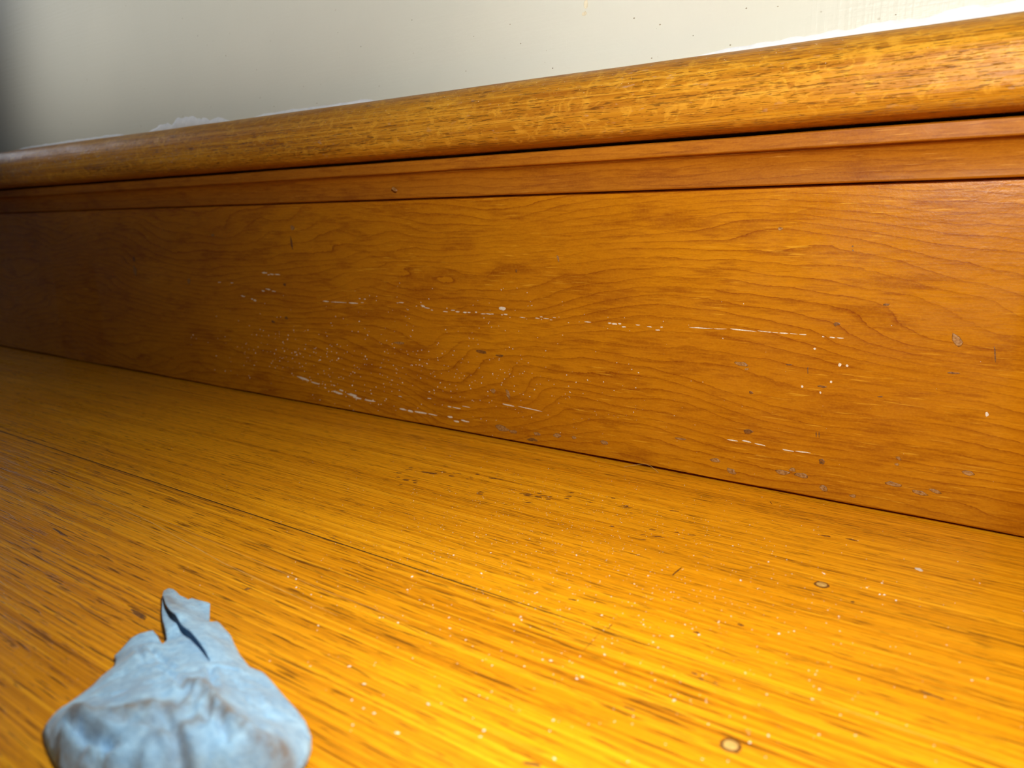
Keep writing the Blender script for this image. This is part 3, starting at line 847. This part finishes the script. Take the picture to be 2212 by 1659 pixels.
def build_rag():
    ev = rbf(list(RAG_OUTLINE) + list(RAG_HEIGHTS))
    ol = densify(RAG_OUTLINE, .0009, True)
    sl = densify(RAG_SLIT, .0009, False)
    verts = list(ol)
    n0 = len(verts)
    edges = [(i, (i + 1) % n0) for i in range(n0)]
    s0 = len(verts)
    verts += sl
    edges += [(s0 + i, s0 + i + 1) for i in range(len(sl) - 1)]
    rg = random.Random(3)
    xs = [p[0] for p in ol]
    ys = [p[1] for p in ol]
    st = .00075
    olq = [(p[0], p[1]) for p in ol]
    cand = []
    y = min(ys)
    while y < max(ys):
        x = min(xs)
        while x < max(xs):
            q = (x + rg.uniform(-.25, .25) * st, y + rg.uniform(-.25, .25) * st)
            if inside(q, RAG_OUTLINE):
                cand.append(q)
            x += st
        y += st
    cand = np.array(cand)
    dO, _ = dist_poly(cand, olq + [olq[0]])
    dS, _ = dist_poly(cand, RAG_SLIT)
    cand = cand[(dO > .0005) & (dS > .0005)]
    verts += [Vector(c) for c in cand]
    v2, e2, f2, ov, oe, of = delaunay_2d_cdt(verts, edges, [tuple(range(n0))], 1, 1e-7)
    Q = np.array([(v[0], v[1]) for v in v2])

    def base(Q):
        z = ev(Q)
        for l, a in RAG_CREASES:
            d, t = dist_poly(Q, l)
            w = min(.00032 + .00045 * a, .0010)
            fade = np.clip(np.minimum(t, 1 - t) * 5, .15, 1)
            z = z - .0013 * a * fade * np.exp(-(d / w) ** 2) + .0006 * a * fade * np.exp(-((d - 2.0 * w) / (1.1 * w)) ** 2)
        for l, a in RAG_STAINS[:3]:
            d, t = dist_poly(Q, l)
            z = z + .0013 * a * np.clip(np.minimum(t, 1 - t) * 6, .2, 1) * np.exp(-(d / .0011) ** 2)
        nz = np.array([mnoise.noise((p[0] * 230, p[1] * 230, .3)) * .00065 + abs(mnoise.noise((p[0] * 120, p[1] * 120, 4.3))) * .0011
                       + mnoise.noise((p[0] * 600, p[1] * 600, 9.1)) * .00022 for p in Q])
        ds, _ = dist_poly(Q, RAG_SLIT)
        do, _ = dist_poly(Q, olq + [olq[0]])
        nz = nz * np.clip(ds / .008, .12, 1) * np.clip(do / .006, .15, 1)
        return z + nz - .0003

    dO, _ = dist_poly(Q, olq + [olq[0]])
    z = np.maximum(base(Q), .0009)
    # the belly of the wad rolls over and down to the tread at its sides
    front = np.clip((-.232 - Q[:, 1]) / .012, 0, 1)
    roll = np.clip(dO / .0035, 0, 1)
    roll = np.sqrt(np.clip(1 - (1 - roll) ** 2, 0, 1))
    z = z * (1 - front) + front * (.0015 + (z - .0015) * roll)
    bm = bmesh.new()
    bv = [bm.verts.new((q[0], q[1], zz)) for q, zz in zip(Q, z)]
    for f in f2:
        if len(f) >= 3:
            c = Q[list(f)].mean(0)
            if inside(c, olq):
                try:
                    bm.faces.new([bv[i] for i in f])
                except ValueError:
                    pass
    bm.verts.ensure_lookup_table()
    # open the fold along the slit and lift the right-hand flap over the left
    slset = {}
    for i, o_ in enumerate(ov):
        for k in o_:
            if s0 <= k < s0 + len(sl):
                slset[i] = k - s0
    se = [e for e in bm.edges if e.verts[0].index in slset or True]
    bm.verts.index_update()
    se = [e for e in bm.edges if e.verts[0].index in slset and e.verts[1].index in slset and abs(slset[e.verts[0].index] - slset[e.verts[1].index]) == 1]
    bmesh.ops.split_edges(bm, edges=se)
    a0, a1 = Vector(RAG_SLIT[0]), Vector(RAG_SLIT[-1])
    L = (a1 - a0).length
    for v in bm.verts:
        q = np.array([[v.co.x, v.co.y]])
        d, t = dist_poly(q, RAG_SLIT)
        d, t = d[0], t[0]
        if d > .011:
            continue
        c = Vector((0, 0))
        for f in v.link_faces:
            m = f.calc_center_median()
            c += Vector((m.x, m.y))
        c /= max(1, len(v.link_faces))
        # side: closest segment's left-hand normal
        bi, bd = 0, 9
        for i in range(len(RAG_SLIT) - 1):
            p, r_ = Vector(RAG_SLIT[i]), Vector(RAG_SLIT[i + 1])
            u_ = max(0, min(1, (c - p).dot(r_ - p) / (r_ - p).length_squared))
            if (p + (r_ - p) * u_ - c).length < bd:
                bd, bi = (p + (r_ - p) * u_ - c).length, i
        p, r_ = Vector(RAG_SLIT[bi]), Vector(RAG_SLIT[bi + 1])
        s_ = (r_ - p).x * (c - p).y - (r_ - p).y * (c - p).x
        w = math.sin(math.pi * min(1, max(0, .12 + t * .88))) ** .6
        if t > .985 or t < .01:
            w *= .5
        if s_ > 0:
            v.co.z += .0026 * w * max(0, 1 - d / .010) ** 1.3
        else:
            v.co.z -= .0004 * w * max(0, 1 - d / .003)
    bmesh.ops.recalc_face_normals(bm, faces=bm.faces)
    if sum(f.normal.z for f in bm.faces) < 0:
        bmesh.ops.reverse_faces(bm, faces=bm.faces)
    # hidden under-layer of the cloth below the lifted flap
    un = []
    nrm = (a1 - a0).normalized()
    per = Vector((-nrm.y, nrm.x))
    cols, rows = 16, 8
    grid = []
    for i in range(cols):
        c = a0.lerp(a1, .08 + .86 * i / (cols - 1))
        for j in range(rows):
            grid.append(c + per * (-.0012 + .0055 * j / (rows - 1)))
    gz = base(np.array([(g.x, g.y) for g in grid])) - .0016
    gv = [bm.verts.new((g.x, g.y, max(.0006, zz))) for g, zz in zip(grid, gz)]
    for i in range(cols - 1):
        for j in range(rows - 1):
            bm.faces.new((gv[i * rows + j], gv[(i + 1) * rows + j], gv[(i + 1) * rows + j + 1], gv[i * rows + j + 1]))
    me = bpy.data.meshes.new('cleaning_rag')
    bm.to_mesh(me)
    bm.free()
    co = np.array([v.co[:2] for v in me.vertices])
    sv = np.zeros(len(co))
    for l, a in RAG_STAINS:
        d, t = dist_poly(co, l)
        sv = np.maximum(sv, a * np.exp(-(d / .0025) ** 2))
    at = me.attributes.new('stain', 'FLOAT', 'POINT')
    at.data.foreach_set('value', sv.astype(np.float32))
    o = link('cleaning_rag', me, M_RAG)
    md = o.modifiers.new('thick', 'SOLIDIFY')
    md.thickness = .0005
    md.offset = -1
    return o


rag = build_rag()
tag(rag, 'crumpled pale blue cleaning rag with brown dirt stains lying on the tread', 'rag')

# ------------------------------------------------------------------ dust and crumbs
CRUMBS = [(-0.1522,-0.1846),(-0.1454,-0.1837),(-0.1404,-0.2084),(-0.1312,-0.2119),(-0.1642,-0.1985),(-0.105,-0.2023),(-0.0823,-0.1966),(-0.0751,-0.208),(-0.0861,-0.1783),(-0.0853,-0.1767),(-0.1164,-0.1602),(-0.1152,-0.161),(-0.1165,-0.1595),(-0.1224,-0.1797),(-0.0962,-0.1749),(-0.0984,-0.1758),(-0.075,-0.1735),(-0.0686,-0.1671),(-0.061,-0.1726),(-0.0962,-0.1446),(-0.1116,-0.209),(-0.094,-0.2092),(-0.0934,-0.2114),(-0.1288,-0.2186),(-0.1203,-0.2193),(-0.1214,-0.2254),(-0.1105,-0.2215),(-0.1156,-0.1647),(-0.1345,-0.1725),(-0.0853,-0.1638),(-0.1303,-0.1773),(-0.0671,-0.1386),(-0.0648,-0.1283),(-0.0734,-0.1438),(-0.0767,-0.1501),(-0.0831,-0.1425),(-0.0992,-0.1322),(-0.0969,-0.1196),(-0.0955,-0.1115),(-0.1137,-0.1343),(-0.1443,-0.1426),(-0.1575,-0.1661),(-0.1626,-0.1581),(-0.0679,-0.0968),(-0.0455,-0.0752),(-0.027,-0.081),(-0.0257,-0.0805),(-0.022,-0.0825),(-0.0314,-0.0781),(-0.0277,-0.0715),(-0.0642,-0.0766),(-0.0592,-0.0709),(-0.1943,-0.1819),(-0.198,-0.1823),(-0.1894,-0.1859),(-0.1814,-0.1864),(-0.1618,-0.1362),(-0.1209,-0.1432),(-0.1244,-0.1106),(-0.1517,-0.1268),(-0.0727,-0.1353),(-0.0506,-0.1767),(-0.0374,-0.1727),(-0.0403,-0.1777),(-0.0316,-0.1468),(-0.0477,-0.1247),(-0.0444,-0.1206)]
OCT_V = [(1, 0, 0), (-1, 0, 0), (0, 1, 0), (0, -1, 0), (0, 0, 1), (0, 0, -1)]
OCT_F = [(0, 2, 4), (2, 1, 4), (1, 3, 4), (3, 0, 4), (2, 0, 5), (1, 2, 5), (3, 1, 5), (0, 3, 5)]


def grains(name, spots, label, parent=None):
    """spots: (point, normal, size) -> one mesh of tiny faceted grains"""
    vs, fs = [], []
    rg = random.Random(11)
    for P, N, s in spots:
        q = Vector(N).to_track_quat('Z', 'Y').to_matrix() @ Matrix.Rotation(rg.uniform(0, 6.28), 3, 'Z')
        sx, sy, sz = s * rg.uniform(.7, 1.7), s * rg.uniform(.6, 1.0), s * rg.uniform(.5, .8)
        b = len(vs)
        for v in OCT_V:
            vs.append(Vector(P) + q @ Vector((v[0] * sx, v[1] * sy, v[2] * sz + sz * .6)))
        fs += [tuple(b + i for i in f) for f in OCT_F]
    o = link(name, mesh(name, vs, fs), M_DUST, parent, False)
    tag(o, label, 'dust', None, 'stuff')
    return o


rg = random.Random(21)
sp = [((x, y, 0), (0, 0, 1), rg.uniform(.00028, .00048)) for x, y in CRUMBS]
sp += [((rg.gauss(-.125, .055), rg.gauss(-.105, .042), 0), (0, 0, 1), rg.uniform(.00008, .00020)) for _ in range(1100)]
sp += [((rg.gauss(-.085, .05), rg.gauss(-.15, .045), 0), (0, 0, 1), rg.uniform(.00010, .00028)) for _ in range(200)]
sp += [((rg.uniform(-.4, .03), rg.uniform(-.27, -.01), 0), (0, 0, 1), rg.uniform(.00006, .00017)) for _ in range(130)]
sp = [s for s in sp if s[0][1] < -.002 and s[0][1] > -.30]
grains('dust_on_tread', sp, 'tiny pale dust grains and crumbs scattered over the oak tread')
sp = [((rg.gauss(-.405, .05), 0, rg.gauss(.031, .014)), (0, -1, 0), rg.uniform(.00018, .00046)) for _ in range(230)]
sp += [((rg.gauss(-.27, .06), 0, rg.gauss(.036, .015)), (0, -1, 0), rg.uniform(.00014, .00038)) for _ in range(270)]
sp += [((rg.gauss(-.25, .09), 0, rg.gauss(.074, .006)), (0, -1, 0), rg.uniform(.00012, .00032)) for _ in range(60)]
sp += [((rg.gauss(-.15, .07), 0, rg.gauss(.03, .015)), (0, -1, 0), rg.uniform(.00006, .00016)) for _ in range(90)]
sp = [s for s in sp if .002 < s[0][2] < .13]
grains('dust_on_riser', sp, 'white dust specks clinging to the lower middle of the pine riser')
sp = []
for _ in range(240):
    a = math.radians(rg.uniform(95, 170))
    N = (0, math.cos(a), math.sin(a))
    x = rg.gauss(-.20, .09)
    sp.append(((x, -.0175 + r * 1.02 * N[1], cz + r * N[2]), N, rg.uniform(.00005, .00016)))
grains('dust_on_nosing', sp, 'fine glinting dust specks stuck along the rounded oak nosing')

# dark flecks and a stain on the wall
vs, fs = [], []
for _ in range(70):
    x, z, s = rg.uniform(-.6, .05), NOSE_TOP + .004 + rg.random() ** 1.6 * .09, rg.uniform(.00012, .0005)
    b = len(vs)
    for v in OCT_V:
        vs.append((x + v[0] * s, -.010 + v[1] * .0001, z + v[2] * s * rg.uniform(.5, .9)))
    fs += [tuple(b + i for i in f) for f in OCT_F]
tag(link('paint_flecks', mesh('paint_flecks', vs, fs), M_FLECK, wall, False), kind='stuff')
dent('drip_stain', Vector((-.1805, -.010, .2205)), Vector((1, 0, 0)), Vector((0, 0, 1)), Vector((0, -1, 0)), .0011, .0023, M_STAIN, wall, .0001, 77)
dent('drip_stain', Vector((-.1812, -.010, .2165)), Vector((1, 0, 0)), Vector((0, 0, 1)), Vector((0, -1, 0)), .0015, .0010, M_STAIN, wall, .0001, 78)


# ------------------------------------------------------------------ stray hairs
def hair(pts, label):
    cu = bpy.data.curves.new('hair_strand', 'CURVE')
    cu.dimensions = '3D'
    s = cu.splines.new('NURBS')
    s.points.add(len(pts) - 1)
    for p, q in zip(s.points, pts):
        p.co = (*q, 1)
    s.use_endpoint_u = True
    s.order_u = 3
    cu.bevel_depth = .00006
    cu.bevel_resolution = 1
    tmp = bpy.data.objects.new('tmp', cu)
    COL.objects.link(tmp)
    me = bpy.data.meshes.new_from_object(tmp.evaluated_get(bpy.context.evaluated_depsgraph_get()))
    bpy.data.objects.remove(tmp)
    me.name = 'hair_strand'
    me.materials.clear()
    return tag(link('hair_strand', me, M_HAIR), label, 'hair')


hair([(-.1565, -.0045, .0002), (-.151, -.0025, .0018), (-.146, -.0012, .0030), (-.141, -.0016, .0012), (-.138, -.004, .0002)],
     'curved fine blond hair lying in the joint at the foot of the riser')
